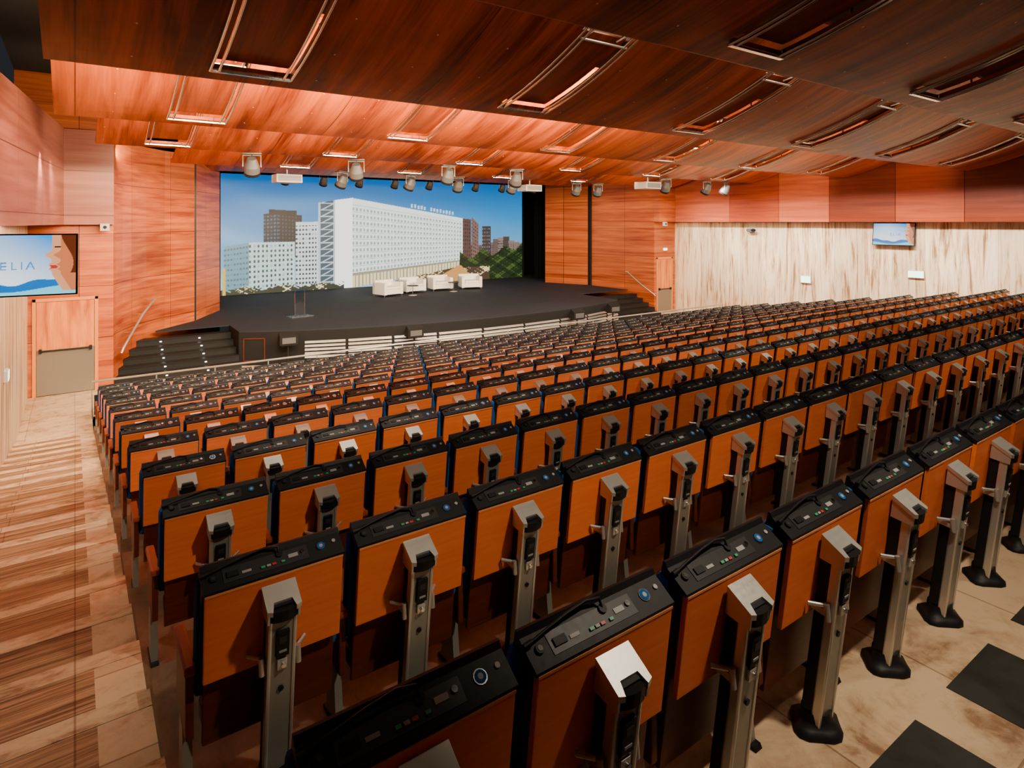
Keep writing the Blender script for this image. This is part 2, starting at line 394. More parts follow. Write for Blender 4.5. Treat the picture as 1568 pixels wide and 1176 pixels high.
mbe = MB(); mbe.box((-0.02, 0.06, 0.30), (0.02, 0.36, 0.60), 'shell', bev=0.01); mbe.box((-0.026, 0.04, 0.6), (0.026, 0.42, 0.64), 'armwood', bev=0.01)
mbe.box((-0.02, 0.1, 0), (0.02, 0.25, 0.32), 'alugrey')
me = mbe.mesh('seat_row_end_armrest')
for k in range(NR): place(me, 'seat_row_end_armrest', (U0+SP*(NS-0.5), V0+PITCH*k, floor_z(k)+0.002))

# front balustrade rail
mb = MB()
mb.tube([(0.35, 19.0, 0.0), (0.35, 19.0, 0.95), (26.1, 19.0, 0.95), (26.1, 19.0, 0.0)], 0.03, 'alu', 10)
for i in range(1, 19): mb.cyl((0.35+1.43*i, 19.0, 0), (0.35+1.43*i, 19.0, 0.93), 0.018, 'alu', n=8)
mb.box((0.4, 18.99, 0.1), (26.05, 19.01, 0.60), 'blackmatte')
mb.obj('front_balustrade')

# ------------------------------------------------------------------ walls
H0 = 5.0
mb = MB(); mb.box((UL-0.3, -6, -0.3), (UL, 22.3, H0-0.05), 'trav'); mb.box((UL-0.3, -6, H0-0.05), (UL, 14.2, 9.3), 'roof'); mb.obj('wall_left')
mb = MB(); mb.box((UR, -6, -0.3), (UR+0.3, 23.3, H0), 'trav'); mb.box((UR, -6, H0), (UR+0.3, 23.3, 9.3), 'roof'); mb.obj('wall_right')
mb = MB(); mb.box((UL-0.3, -6.3, -0.3), (UR+0.3, -6, 9.3), 'wallwood'); mb.obj('wall_back')
mb = MB()
mb.sheet([(-1.12, 14.2), (-0.26, 22.0), (0.95, 22.0)], H0-0.07, 7.7, 0.25, 'bandL')
mb.obj('wall_left_upper_band')
for i, (a, b, mt) in enumerate([(19.4, 22.9, 'bandB'), (16.7, 19.4, 'bandA'), (14.3, 16.7, 'bandB'), (11.6, 14.3, 'bandC'), (9.2, 11.6, 'bandA'), (6.6, 9.2, 'bandC'), (4.0, 6.6, 'bandA'), (1.2, 4.0, 'bandC'), (-2, 1.2, 'bandC'), (-6, -2, 'bandA')]):
    mb = MB(); mb.box((27.25, a+0.01, H0+0.01), (27.69, b-0.01, 7.7), mt); mb.obj('wall_right_upper_panel')
mb = MB(); mb.box((25.95, 22.9, H0+0.01), (27.69, 23.29, 7.7), 'wallwood'); mb.obj('wall_right_door_lintel')
mb = MB(); mb.box((UL-0.3, 22.3, -0.3), (0.95, 22.6, H0), 'wallwood'); mb.box((UL-0.3, 22.3, H0), (0.95, 22.6, 9.3), 'wallwood'); mb.obj('wall_front_left')
mb = MB(); mb.box((26.0, 23.3, -0.3), (UR+0.3, 23.6, 9.3), 'wallwood'); mb.obj('wall_front_right')
mb = MB(); mb.sheet(CURVE, -0.2, 7.6, 0.25, 'wallwood'); mb.obj('wall_stage_left')
mb = MB(); mb.sheet([(3.86, 26.75), (5.1, 29.1)], 0, 7.6, 0.25, 'wallwood'); mb.box((3.78, 26.68, 1.2), (3.84, 26.74, 7.6), 'black'); mb.obj('wall_proscenium_left')
mb = MB(); mb.sheet([(25.55, 27.9), (25.75, 26.3), (26.0, 23.3)], -0.2, 7.6, 0.25, 'wallwood'); mb.obj('wall_stage_right')
mb = MB(); mb.sheet([(24.3, 30.8), (25.45, 28.05)], 0, 7.6, 0.25, 'wallwood'); mb.box((25.42, 27.85, 1.2), (25.56, 28.05, 7.6), 'blackmatte'); mb.obj('wall_proscenium_right')
mb = MB(); mb.box((0.5, 36, -0.3), (30, 36.3, 9.3), 'curtain'); mb.box((0.5, 27.2, -0.3), (0.8, 36, 9.3), 'curtain'); mb.box((29.7, 24, -0.3), (30, 36, 9.3), 'curtain')
mb.obj('wall_backstage')
mb = MB()
for cx, cy in ((26.3, 33.2), (27.0, 31.8)):
    pts = []
    for i in range(61):
        t = i/60; pts.append((cx-1.0+2.4*t, cy+0.09*math.sin(t*50)))
    mb.sheet(pts, 1.22, 7.8, 0.03, 'curtain')
mb.obj('stage_wing_curtain')

def door(name, u0, u1, v, ztop):
    mb = MB()
    w = 0.09
    mb.box((u0, v-0.05, 0), (u0+w, v, ztop), 'frame', bev=0.006); mb.box((u1-w, v-0.05, 0), (u1, v, ztop), 'frame', bev=0.006)
    mb.box((u0, v-0.05, ztop-w), (u1, v, ztop), 'frame', bev=0.006)
    mb.box((u0+w+0.01, v-0.035, 1.32), (u1-w-0.01, v-0.005, ztop-w-0.01), 'door')
    mb.box((u0+w+0.01, v-0.037, 0.02), (u1-w-0.01, v-0.005, 1.32), 'steel')
    mb.cyl((u0+w+0.12, v-0.10, 1.30), (u1-w-0.08, v-0.10, 1.30), 0.022, 'black', n=10)
    for u in (u0+w+0.10, u1-w-0.10): mb.box((u-0.035, v-0.12, 1.24), (u+0.035, v-0.03, 1.36), 'black', bev=0.006)
    return mb.obj(name)
door('door_1', -1.0, 0.57, 22.3, 2.8)
door('door_2', 26.15, 27.45, 23.3, 3.05)

def sign(u, v, z, face='y', w=0.34, h=0.17, mat='exit'):
    mb = MB()
    if face == 'y': mb.box((-w/2, -0.07, -h/2), (w/2, 0, h/2), 'white', bev=0.01); mb.box((-w/2+0.02, -0.076, -h/2+0.02), (w/2-0.02, -0.07, h/2-0.02), mat)
    elif face == 'l': mb.box((-0.07, -w/2, -h/2), (0, w/2, h/2), 'white', bev=0.01); mb.box((-0.076, -w/2+0.02, -h/2+0.02), (-0.07, w/2-0.02, h/2-0.02), mat)
    else: mb.box((0, -w/2, -h/2), (0.07, w/2, h/2), 'white', bev=0.01); mb.box((0.07, -w/2+0.02, -h/2+0.02), (0.076, w/2-0.02, h/2-0.02), mat)
    mb.obj('exit_sign', (u, v, z))
sign(-0.15, 22.28, 3.25); sign(26.8, 23.28, 3.5)
sign(UR-0.002, 15.6, 2.35, 'l', 0.5, 0.34); sign(UR-0.002, 11.0, 2.9, 'l', 0.6, 0.3)
sign(UL+0.002, 15.1, 2.1, 'r', 0.3, 0.22)
for (u, v, z) in ((0.72, 21.98, 4.85), (26.3, 22.88, 4.9)):
    mb = MB(); mb.box((-0.12, -0.14, -0.11), (0.12, 0, 0.11), 'white', bev=0.015); mb.cyl((0, -0.14, 0), (0, -0.15, 0), 0.05, 'black'); mb.obj('wall_speaker', (u, v, z))
mb = MB(); mb.box((-0.25, -0.14, -0.09), (0, 0.14, 0.09), 'fixture', bev=0.02); mb.cyl((-0.25, -0.3, 0), (-0.12, 0.2, 0), 0.06, 'black'); mb.obj('wall_camera', (UR-0.001, 18.4, 4.6))

mb = MB()
def rail(mb, pts, w):
    mb.tube(pts, 0.034, 'alu', 10)
    for p in pts[1:-1]: mb.cyl(p, (p[0]+w[0], p[1]+w[1], p[2]), 0.012, 'chrome', n=8)
rail(mb, [(1.16, 22.35, 1.0), (1.22, 22.4, 1.15), (1.5, 23.1, 1.5), (1.85, 23.9, 1.95), (2.25, 24.6, 2.35), (2.2, 24.7, 2.3)], (-0.25, 0.15)); mb.obj('stair_handrail')
mb = MB(); rail(mb, [(25.75, 23.0, 1.0), (25.7, 23.1, 1.1), (25.62, 24.0, 1.6), (25.55, 24.9, 2.2), (25.5, 25.0, 2.2)], (0.3, 0)); mb.obj('stair_handrail')

# ------------------------------------------------------------------ stage
FR = [(4.66, 23.1), (5.6, 22.6), (6.6, 22.15), (8.0, 21.65), (9.6, 21.25), (11.3, 20.95), (13.2, 20.75), (15.2, 20.7), (17.2, 20.8), (19.0, 21.05), (20.6, 21.45), (21.8, 21.9)]
mb = MB()
poly = FR+[(21.8, 24.8), (25.5, 24.8), (25.4, 27.8), (29, 28.2), (29, 35.9), (0.9, 35.9), (2.0, 29), (4.4, 27.8), (3.8, 26.6), (2.3, 24.9), (2.3, 24.75), (4.66, 24.75)]
mb.prism([(u, v, 1.16) for u, v in poly], (0, 0, 0.04), 'stage')
mb.sheet(FR, 0, 1.16, 0.3, 'blackmatte')
mb.box((4.66, 23.2, 0), (4.9, 24.8, 1.16), 'blackmatte'); mb.box((21.5, 22.0, 0), (21.8, 24.8, 1.16), 'blackmatte')
mb.obj('stage_platform')
mb = MB()
d = (Vector(FR[1])-Vector(FR[0])).normalized(); nrm = Vector((d.y, -d.x))
def onf(t, off, z): p = Vector(FR[0])+d*t+nrm*off; return (p.x, p.y, z)
for a, b_, z0, z1 in ((0.15, 0.18, 0.15, 0.95), (0.85, 0.88, 0.15, 0.95), (0.15, 0.88, 0.92, 0.95), (0.15, 0.88, 0.15, 0.18)):
    mb.prism([onf(a, 0.0, z0), onf(b_, 0.0, z0), onf(b_, 0.0, z1), onf(a, 0.0, z1)], (nrm.x*0.02, nrm.y*0.02, 0), 'shell')
mb.obj('stage_front_hatch')
mb = MB()
for i in range(2, len(FR)-1):
    a = Vector(FR[i]); b_ = Vector(FR[i+1]); d = (b_-a).normalized(); nr = Vector((d.y, -d.x))
    a2 = a+d*0.05; b2 = b_-d*0.05
    for j in range(5):
        z = 0.20+0.13*j
        P = [(a2.x+nr.x*0.02, a2.y+nr.y*0.02, z+0.075), (a2.x+nr.x*0.075, a2.y+nr.y*0.075, z), (a2.x+nr.x*0.055, a2.y+nr.y*0.055, z), (a2.x+nr.x*0.0, a2.y, z+0.075)]
        mb.prism(P, (b2.x-a2.x, b2.y-a2.y, 0), 'louvre')
mb.obj('stage_front_louvres')
def curve_u(v):
    for (u0, v0), (u1, v1) in zip(CURVE, CURVE[1:]):
        if v <= v1: return u0+(u1-u0)*(v-v0)/(v1-v0)
    return CURVE[-1][0]
mb = MB()
for i in range(5):
    v = 22.55+0.44*i; z = 0.2*(i+1); ul = curve_u(v)+0.02
    mb.box((ul, v, 0), (4.64, v+0.44, z), 'stagestep'); mb.box((curve_u(24.0), v+0.44, 0), (4.64, 24.75, z), 'stagestep')
    mb.box((ul, v-0.02, z-0.04), (4.64, v+0.03, z+0.004), 'black')
    for u in (2.4, 3.6):
        if u > ul+0.2: mb.box((u-0.03, v-0.03, z-0.11), (u+0.03, v, z-0.08), 'led')
mb.obj('stage_steps')
mb = MB()
for i in range(5):
    v = 22.55+0.44*i; z = 0.2*(i+1)
    mb.box((21.82, v, 0), (25.7, 24.75, z), 'stagestep'); mb.box((21.82, v-0.02, z-0.04), (25.7, v+0.03, z+0.004), 'black')
mb.obj('stage_steps')
mb = MB()
mb.prism([(-0.3, -0.2, 0), (-0.3, 0.22, 0), (-0.3, 0.22, 0.2), (-0.3, 0.02, 0.42), (-0.3, -0.2, 0.3)], (0.6, 0, 0), 'blackmatte')
mb.box((-0.22, -0.215, 0.05), (0.22, -0.2, 0.25), 'fixture')
mb.cyl((0, 0, -0.78), (0, 0, 0), 0.03, 'black'); mb.box((-0.25, -0.18, -0.03), (0.25, 0.18, 0.0), 'black'); mb.cyl((0, 0, -0.80), (0, 0, -0.77), 0.2, 'black')
me = mb.mesh('stage_monitor_speaker')
for u, v in ((6.0, 21.9), (10.2, 20.7), (17.9, 20.45), (20.6, 21.0)): place(me, 'stage_monitor_speaker', (u, v, 0.80), math.radians(-5))

def armchair():
    mb = MB()
    mb.box((-0.60, -0.5, 0.1), (-0.42, 0.5, 0.72), 'armchair', bev=0.04); mb.box((0.42, -0.5, 0.1), (0.60, 0.5, 0.72), 'armchair', bev=0.04)
    mb.box((-0.60, 0.3, 0.1), (0.60, 0.52, 0.82), 'armchair', bev=0.04)
    mb.box((-0.42, -0.48, 0.12), (0.42, 0.32, 0.36), 'armchair', bev=0.02); mb.box((-0.41, -0.5, 0.36), (0.41, 0.3, 0.5), 'armchair', bev=0.05)
    for x in (-0.55, 0.55):
        for y in (-0.42, 0.44): mb.cyl((x, y, 0), (x, y, 0.11), 0.025, 'chrome', n=8)
    return mb.mesh('armchair')
ac = armchair()
for u, v, r in ((13.2, 29.8, 0.25), (14.9, 30.5, 0.05), (16.7, 30.7, -0.1), (18.5, 30.4, -0.3)): place(ac, 'armchair', (u, v, 1.2), r)
mb = MB(); mb.cyl((0, 0, 0), (0, 0, 0.02), 0.22, 'chrome'); mb.cyl((0, 0, 0), (0, 0, 0.5), 0.02, 'chrome'); mb.cyl((0, 0, 0.5), (0, 0, 0.53), 0.3, 'black', n=24)
mb.cyl((0.05, 0, 0.53), (0.05, 0, 0.75), 0.03, 'acrylic'); tb = mb.mesh('side_table')
for u, v in ((14.3, 29.2), (16.9, 29.5)): place(tb, 'side_table', (u, v, 1.2))
mb = MB()
mb.box((-0.45, -0.3, 0), (0.45, 0.3, 0.03), 'acrylic'); mb.box((-0.45, -0.3, 0), (0.45, -0.27, 0.035), 'chrome')
mb.box((-0.2, -0.01, 0.03), (0.2, 0.01, 1.02), 'acrylic')
for x in (-0.2, 0.2): mb.cyl((x, 0, 0.0), (x, 0, 1.02), 0.014, 'chrome', n=8)
mb.box((-0.33, -0.2, 1.02), (0.33, 0.22, 1.05), 'acrylic', rot=Matrix.Rotation(math.radians(12), 3, 'X'))
mb.tube([(0.15, 0.1, 1.05), (0.15, 0.08, 1.25), (0.12, 0.15, 1.38)], 0.008, 'black'); mb.obj('glass_lectern', (7.4, 25.3, 1.2), 0.1)

# ------------------------------------------------------------------ picture surfaces (display content)
def hexc(r, g, b):
    f = lambda c: (c/255)**2.2
    return np.array([f(r), f(g), f(b)])
def inpoly(S, T, poly):
    inside = np.zeros(S.shape, bool); n = len(poly); j = n-1
    for i in range(n):
        xi, yi = poly[i]; xj, yj = poly[j]
        if yi != yj:
            c = ((yi > T) != (yj > T)) & (S < (xj-xi)*(T-yi)/(yj-yi)+xi)
            inside ^= c
        j = i
    return inside
def picture(name, w, h, nx, ny, paint, strength):
    s = np.linspace(0, 1, nx+1); t = np.linspace(0, 1, ny+1)
    S, T = np.meshgrid(s, t)
    img = paint(S, T)
    me = bpy.data.meshes.new(name)
    co = np.stack([(S-0.5)*w, np.zeros_like(S), T*h], -1).reshape(-1, 3)
    idx = np.arange((nx+1)*(ny+1)).reshape(ny+1, nx+1)
    q = np.stack([idx[:-1, :-1], idx[:-1, 1:], idx[1:, 1:], idx[1:, :-1]], -1).reshape(-1, 4)
    me.from_pydata(co.tolist(), [], q.tolist())
    ca = me.color_attributes.new('Col', 'FLOAT_COLOR', 'POINT')
    rgba = np.concatenate([img.reshape(-1, 3), np.ones(((nx+1)*(ny+1), 1))], 1).astype(np.float32)
    ca.data.foreach_set('color', rgba.ravel())
    me.materials.append(vcol_mat(name+'_image', strength)); return me

rng = np.random.RandomState(3)
def city(S, T):
    top = np.array([0.0, 0.10, 0.36]); mid = np.array([0.010, 0.24, 0.58]); low = np.array([0.24, 0.52, 0.72])
    k = np.clip(T, 0, 1)[..., None]
    img = np.where(k > 0.65, mid+(top-mid)*((k-0.65)/0.35), low+(mid-low)*(k/0.65))
    cl = np.clip(np.sin(S*6+T*16+np.sin(S*13)*0.8)*0.5+0.5, 0, 1)**2
    img = img+(cl*(1-S)*0.10*np.clip((1.05-T)*2, 0, 1))[..., None]*np.array([1, 1.2, 1.3])
    def fill(poly, c): 
        m = inpoly(S, T, poly); img[m] = c; return m
    def facade(p, nu, nv, wall, win, fu=0.5, fv=0.5):
        m = inpoly(S, T, p)
        a = (S-p[0][0])/(p[1][0]-p[0][0]); lo = p[0][1]+(p[1][1]-p[0][1])*a; hi = p[3][1]+(p[2][1]-p[3][1])*a
        bb = (T-lo)/(hi-lo+1e-9)
        w = (((a*nu) % 1) < fu) & (((bb*nv) % 1) < fv) & (bb < 0.95) & (bb > 0.03)
        img[m] = wall; img[m & w] = win
        rr = rng.rand(nu+2, nv+2)
        ia = np.clip((a*nu).astype(int), 0, nu); ib = np.clip((bb*nv).astype(int), 0, nv)
        lit = m & w & (rr[ia, ib] > 0.8); img[lit] = np.array(win)*0.4+np.array(wall)*0.6
    for s0 in np.arange(0.72, 1.0, 0.022):
        hgt = 0.36+0.16*rng.rand(); facade([(s0, 0), (s0+0.026, 0), (s0+0.026, hgt), (s0, hgt)], 4, 18, hexc(*(np.array([125, 105, 95])*(0.6+0.5*rng.rand()))), hexc(42, 46, 62))
    facade([(0.745, 0.1), (0.785, 0.1), (0.785, 0.63), (0.745, 0.64)], 5, 14, hexc(90, 66, 58), hexc(35, 42, 58))
    facade([(0.787, 0.1), (0.815, 0.1), (0.815, 0.58), (0.787, 0.66)], 4, 14, hexc(125, 95, 82), hexc(45, 50, 68))
    facade([(0.83, 0.1), (0.865, 0.1), (0.865, 0.56), (0.83, 0.56)], 4, 12, hexc(60, 54, 60), hexc(120, 110, 90))
    facade([(0.11, 0.3), (0.175, 0.3), (0.175, 0.69), (0.11, 0.67)], 7, 12, hexc(8, 28, 44), hexc(35, 95, 130))
    facade([(0.15, 0.3), (0.215, 0.3), (0.215, 0.66), (0.15, 0.68)], 7, 12, hexc(4, 14, 28), hexc(22, 62, 95))
    fill([(0.125, 0.67), (0.20, 0.665), (0.20, 0.70), (0.125, 0.71)], hexc(6, 20, 34))
    facade([(0.198, 0.02), (0.262, 0.02), (0.262, 0.605), (0.198, 0.60)], 7, 15, hexc(222, 232, 235), hexc(30, 52, 66), 0.55, 0.45)
    facade([(0.008, 0.03), (0.072, 0.03), (0.072, 0.43), (0.008, 0.40)], 8, 9, hexc(105, 155, 172), hexc(65, 108, 125), 0.7, 0.4)
    facade([(0.072, 0.0), (0.195, 0.02), (0.195, 0.43), (0.072, 0.43)], 11, 10, hexc(205, 228, 230), hexc(20, 80, 66), 0.5, 0.5)
    m = fill([(0.262, 0.0), (0.318, 0.0), (0.318, 0.80), (0.262, 0.775)], hexc(190, 205, 210))
    a = (S-0.262)/0.056; lat = m & (a > 0.12) & (a < 0.8) & ((T*17 % 1) > 0.16)
    img[lat] = hexc(50, 80, 98)
    dg = lat & (np.abs(((T*17) % 1)-np.clip((a-0.12)/0.68, 0, 1)) < 0.10); img[dg] = hexc(190, 200, 205)
    fill([(0.312, 0.0), (0.368, 0.0), (0.368, 0.825), (0.312, 0.80)], hexc(255, 253, 244)*1.3)
    P = [(0.366, 0.0), (0.752, 0.135), (0.752, 0.64), (0.366, 0.822)]
    m = inpoly(S, T, P)
    a = (S-0.366)/0.386; lo = 0.135*a; hi = 0.822+(0.64-0.822)*a; bb = (T-lo)/(hi-lo)
    img[m] = hexc(240, 248, 238)*1.15
    base = (a*34) % 1
    w = m & (base < 0.55) & (((bb*13) % 1) > 0.22) & (((bb*13) % 1) < 0.66) & (bb < 0.93) & (bb > 0.16)
    img[w] = hexc(150, 176, 178)
    img[m & (((bb*13) % 1) < 0.10) & (bb > 0.16)] = hexc(190, 204, 200)
    img[m & (bb < 0.16)] = hexc(150, 145, 125); img[m & (bb < 0.13) & (base < 0.7)] = hexc(255, 232, 170)
    for q in range(14):
        if q == 5: continue
        s0 = 0.56+0.0115*q; y0 = 0.822-0.182*(s0-0.366)/0.386+0.012
        img[(S > s0) & (S < s0+0.007) & (T > y0) & (T < y0+0.035) & (((T-y0)*120+q) % 2 < 1.5)] = hexc(240, 245, 255)
    nz = sum(np.sin(S*f+p)*np.cos(T*f*0.6+p*2)*a_ for f, p, a_ in ((60, 1, .5), (140, 2, .35), (310, 4, .3), (520, 1, .25)))
    tre = (S > 0.74) & (T < 0.24+0.035*np.sin(S*70)+0.05*nz*0.5+0.10*(S-0.74)/0.26)
    img[tre] = hexc(26, 46, 26)
    img[tre & (nz > 0.35)] = hexc(70, 92, 42); img[tre & (nz < -0.5)] = hexc(10, 20, 15)
    st = (S > 0.5) & (T < 0.14*np.clip((S-0.42)/0.3, 0, 1)) & (S < 0.86); img[st] = hexc(70, 58, 46)
    img[st & (nz > 0.2)] = hexc(255, 220, 150)
    fill([(0.62, 0.0), (0.8, 0.0), (0.745, 0.16), (0.735, 0.16)], hexc(215, 150, 80))
    lowt = (S < 0.34) & (T < 0.05+0.03*nz); img[lowt] = hexc(30, 50, 38); img[lowt & (nz > 0.5)] = hexc(255, 235, 180)
    img[(S > 0.005) & (S < 0.012) & (T < 0.22)] = hexc(230, 190, 70)
    return np.clip(img, 0, 2)
SW = 19.26; SH = 6.33
me = picture('stage_led_screen', SW, SH, 760, 250, city, 1.4)
scr = place(me, 'stage_led_screen', (6.14+SW/2, 34.8, 1.2))
mb = MB(); mb.box((5.9, 34.85, 1.2), (25.6, 35.1, 7.65), 'blackmatte'); fo = mb.obj('screen_backing')

def tvpic(S, T):
    c1 = hexc(240, 250, 255); c2 = hexc(40, 145, 225); k = (np.clip(1.10-T+0.20*np.sin(S*5), 0, 1))[..., None]
    img = c2*(1-k)+c1*k
    wave = T < 0.22+0.05*np.sin(S*8+1)+0.02*np.sin(S*21); img[wave] = hexc(10, 105, 185)
    img[T < 0.10+0.05*np.sin(S*6+2)] = hexc(110, 215, 240)
    prof = 0.81-0.055*np.exp(-((T-0.66)/0.05)**2)-0.03*np.exp(-((T-0.50)/0.03)**2)-0.025*np.exp(-((T-0.42)/0.025)**2)+0.30*np.clip(0.34-T, 0, 1)
    face = (S > prof) & (T > 0.05); img[face] = hexc(228, 150, 105); img[(S > prof+0.07) & face] = hexc(205, 112, 70)
    img[(S > 0.93-0.05*np.cos(T*6)) & (T > 0.35)] = hexc(95, 45, 28)
    img[face & (np.abs(T-0.46) < 0.028) & (S < prof+0.055)] = hexc(185, 50, 50)
    img[face & (np.abs(T-0.80) < 0.014) & (S > prof+0.02) & (S < prof+0.07)] = hexc(60, 30, 20)
    def bar(s0, s1, t0, t1): img[(S > s0) & (S < s1) & (T > t0) & (T < t1)] = hexc(60, 130, 190)
    y0, y1 = 0.42, 0.55
    for x in (0.42,): bar(x, x+0.010, y0, y1); [bar(x, x+0.045, t, t+0.02) for t in (y0, y0+0.055, y1-0.02)]
    bar(0.50, 0.51, y0, y1); bar(0.50, 0.545, y0, y0+0.02); bar(0.575, 0.585, y0, y1)
    A = (np.abs(np.abs(S-0.645)-0.032*(y1-T)/(y1-y0)) < 0.006) & (T > y0) & (T < y1); img[A] = hexc(60, 130, 190); bar(0.628, 0.662, y0+0.04, y0+0.055)
    return np.clip(img, 0, 1.2)
tme = picture('tv_image', 1.10, 0.62, 220, 124, tvpic, 1.6)
def tv(loc, rz, sc, tilt, arm):
    e = bpy.data.objects.new('wall_television', None); COL.objects.link(e); e.location = loc; e.rotation_euler = (tilt, 0, rz); e.scale = (sc, sc, sc)
    mb = MB(); mb.box((-0.565, 0.004, -0.015), (0.565, 0.06, 0.635), 'black', bev=0.008); mb.box((-0.2, 0.06, 0.15), (0.2, 0.1, 0.5), 'black')
    for a, b_, c, d in ((-0.565, -0.55, -0.015, 0.635), (0.55, 0.565, -0.015, 0.635), (-0.565, 0.565, -0.015, 0.0), (-0.565, 0.565, 0.62, 0.635)): mb.box((a, -0.008, c), (b_, 0.01, d), 'black')
    for p, q in arm: mb.cyl(p, q, 0.02, 'fixture')
    mb.obj('housing', parent=e); o = place(tme, 'display', parent=e)
tv((-0.53, 8.0, 4.26), math.radians(-6), 0.98, math.radians(-4), [((0, 0.1, 0.35), (-0.42, 0.14, 0.35)), ((-0.42, 0.14, 0.35), (-0.57, 0.14, 0.35))])
tv((27.50, 11.8, 4.07), math.radians(-90), 1.42, math.radians(-6), [((0, 0.08, 0.35), (0, 0.14, 0.35))])

# ------------------------------------------------------------------ ceiling
def rise(t): return 0.17*t+0.06*t*t
OP = [1.9+4.4*i for i in range(6)]
def ceiling_panel(vf, z, ua, ub, depth=3.6, ops=OP):
    us = [ua]; 
    for c in ops:
        if c-0.5 > ua+0.1 and c+0.5 < ub-0.1: us += [c-0.5, c+0.5]
    us += [ub]
    fine = []
    for i in range(len(us)-1): fine.append((us[i], us[i+1], any(abs(us[i]-(c-0.5)) < 1e-5 for c in ops)))
    ts = [0, 0.35]+[0.35+2.55*i/8 for i in range(1, 9)]+[depth]
    mb = MB(); th = 0.06
    for (a, b_, isop) in fine:
        for j in range(len(ts)-1):
            t0, t1 = ts[j], ts[j+1]
            if isop and t0 >= 0.35-1e-6 and t1 <= 2.9+1e-6: continue
            z0, z1 = z+rise(t0), z+rise(t1)
            vs = [(a, vf-t0, z0), (b_, vf-t0, z0), (b_, vf-t1, z1), (a, vf-t1, z1), (a, vf-t0, z0+th), (b_, vf-t0, z0+th), (b_, vf-t1, z1+th), (a, vf-t1, z1+th)]
            mb.add(vs, [(0, 3, 2, 1), (4, 5, 6, 7), (0, 1, 5, 4), (2, 3, 7, 6), (1, 2, 6, 5), (3, 0, 4, 7)], 'ceil')
    mb.add([(ua, vf, z), (ub, vf, z), (ub, vf+0.02, z+0.0), (ua, vf+0.02, z), (ua, vf, z+0.16), (ub, vf, z+0.16), (ub, vf+0.02, z+0.16), (ua, vf+0.02, z+0.16)],
           [(0, 3, 2, 1), (4, 5, 6, 7), (0, 1, 5, 4), (2, 3, 7, 6), (1, 2, 6, 5), (3, 0, 4, 7)], 'ceil')
    for q in range(7):
        u = ua+0.6+(ub-ua-1.2)*q/6
        mb.cyl((u, vf-0.1, z+0.06), (u, vf-0.1, 9.2), 0.015, 'blackmatte', n=6)
    return mb.obj('ceiling_reflector_panel')
def hatch():
    mb = MB()
    T = [0.37+2.5*i/12 for i in range(13)]
    for x in (-0.5, -0.40, 0.40, 0.5):
        mb.tube([(x, -t, rise(t)-0.045) for t in T], 0.020, 'chrome', 7)
    for sx in (-1, 1):
        for t in (0.37, 1.6, 2.87): mb.cyl((sx*0.5, -t, rise(t)-0.045), (sx*0.5, -t, rise(t)+0.06), 0.012, 'chrome', n=6)
    mb.box((-0.5, -0.40, rise(0.37)-0.06), (0.5, -0.34, rise(0.37)-0.035), 'chrome'); mb.box((-0.5, -2.9, rise(2.87)-0.06), (0.5, -2.85, rise(2.87)-0.035), 'chrome')
    for i in range(9):
        t0 = 0.40+0.22*i; t1 = t0+0.22
        mb.add([(-0.47, -t0, rise(t0)+0.10), (0.47, -t0, rise(t0)+0.10), (0.47, -t1, rise(t1)+0.10), (-0.47, -t1, rise(t1)+0.10),
                (-0.47, -t0, rise(t0)+0.12), (0.47, -t0, rise(t0)+0.12), (0.47, -t1, rise(t1)+0.12), (-0.47, -t1, rise(t1)+0.12)],
               [(0, 3, 2, 1), (4, 5, 6, 7), (0, 1, 5, 4), (2, 3, 7, 6), (1, 2, 6, 5), (3, 0, 4, 7)], 'hatchwood')
    z = rise(2.6)
    mb.box((-0.3, -2.75, z+0.10), (0.3, -2.45, z+0.24), 'alu', bev=0.02)
    mb.box((-0.26, -2.70, z+0.09), (0.26, -2.50, z+0.10), 'lamp')
    for x in (-0.3, 0.3):
        mb.cyl((x, -2.6, z+0.15), (x*1.6, -2.6, z-0.04), 0.012, 'chrome', n=6)
        mb.cyl((x, -2.35, z-0.06), (x, -2.85, z+0.02), 0.014, 'alu', n=6)
    mb.cyl((-0.45, -2.40, rise(2.4)-0.05), (0.45, -2.40, rise(2.4)-0.05), 0.02, 'alu', n=8)
    return mb.mesh('ceiling_light_hatch')
hm = hatch()
PAN = [(0.0, 6.9, -0.3, 27.0), (4.5, 6.9, -0.3, 27.0), (9.0, 6.9, -0.3, 27.0), (13.5, 6.9, -0.3, 27.0), (18.0, 6.9, 0.4, 27.0), (22.5, 6.9, 2.5, 26.6)]
for vf, z, a, b_ in PAN:
    ceiling_panel(vf, z, a, b_)
    for c in OP:
        if c-0.5 > a+0.1 and c+0.5 < b_-0.1: place(hm, 'ceiling_light_hatch', (c, vf, z))
ceiling_panel(28.2, 7.15, 3.4, 26.2, depth=4.6, ops=[])
mb = MB(); mb.box((UL-0.3, -6.3, 9.3), (30, 36.3, 9.6), 'roof'); mb.obj('ceiling')

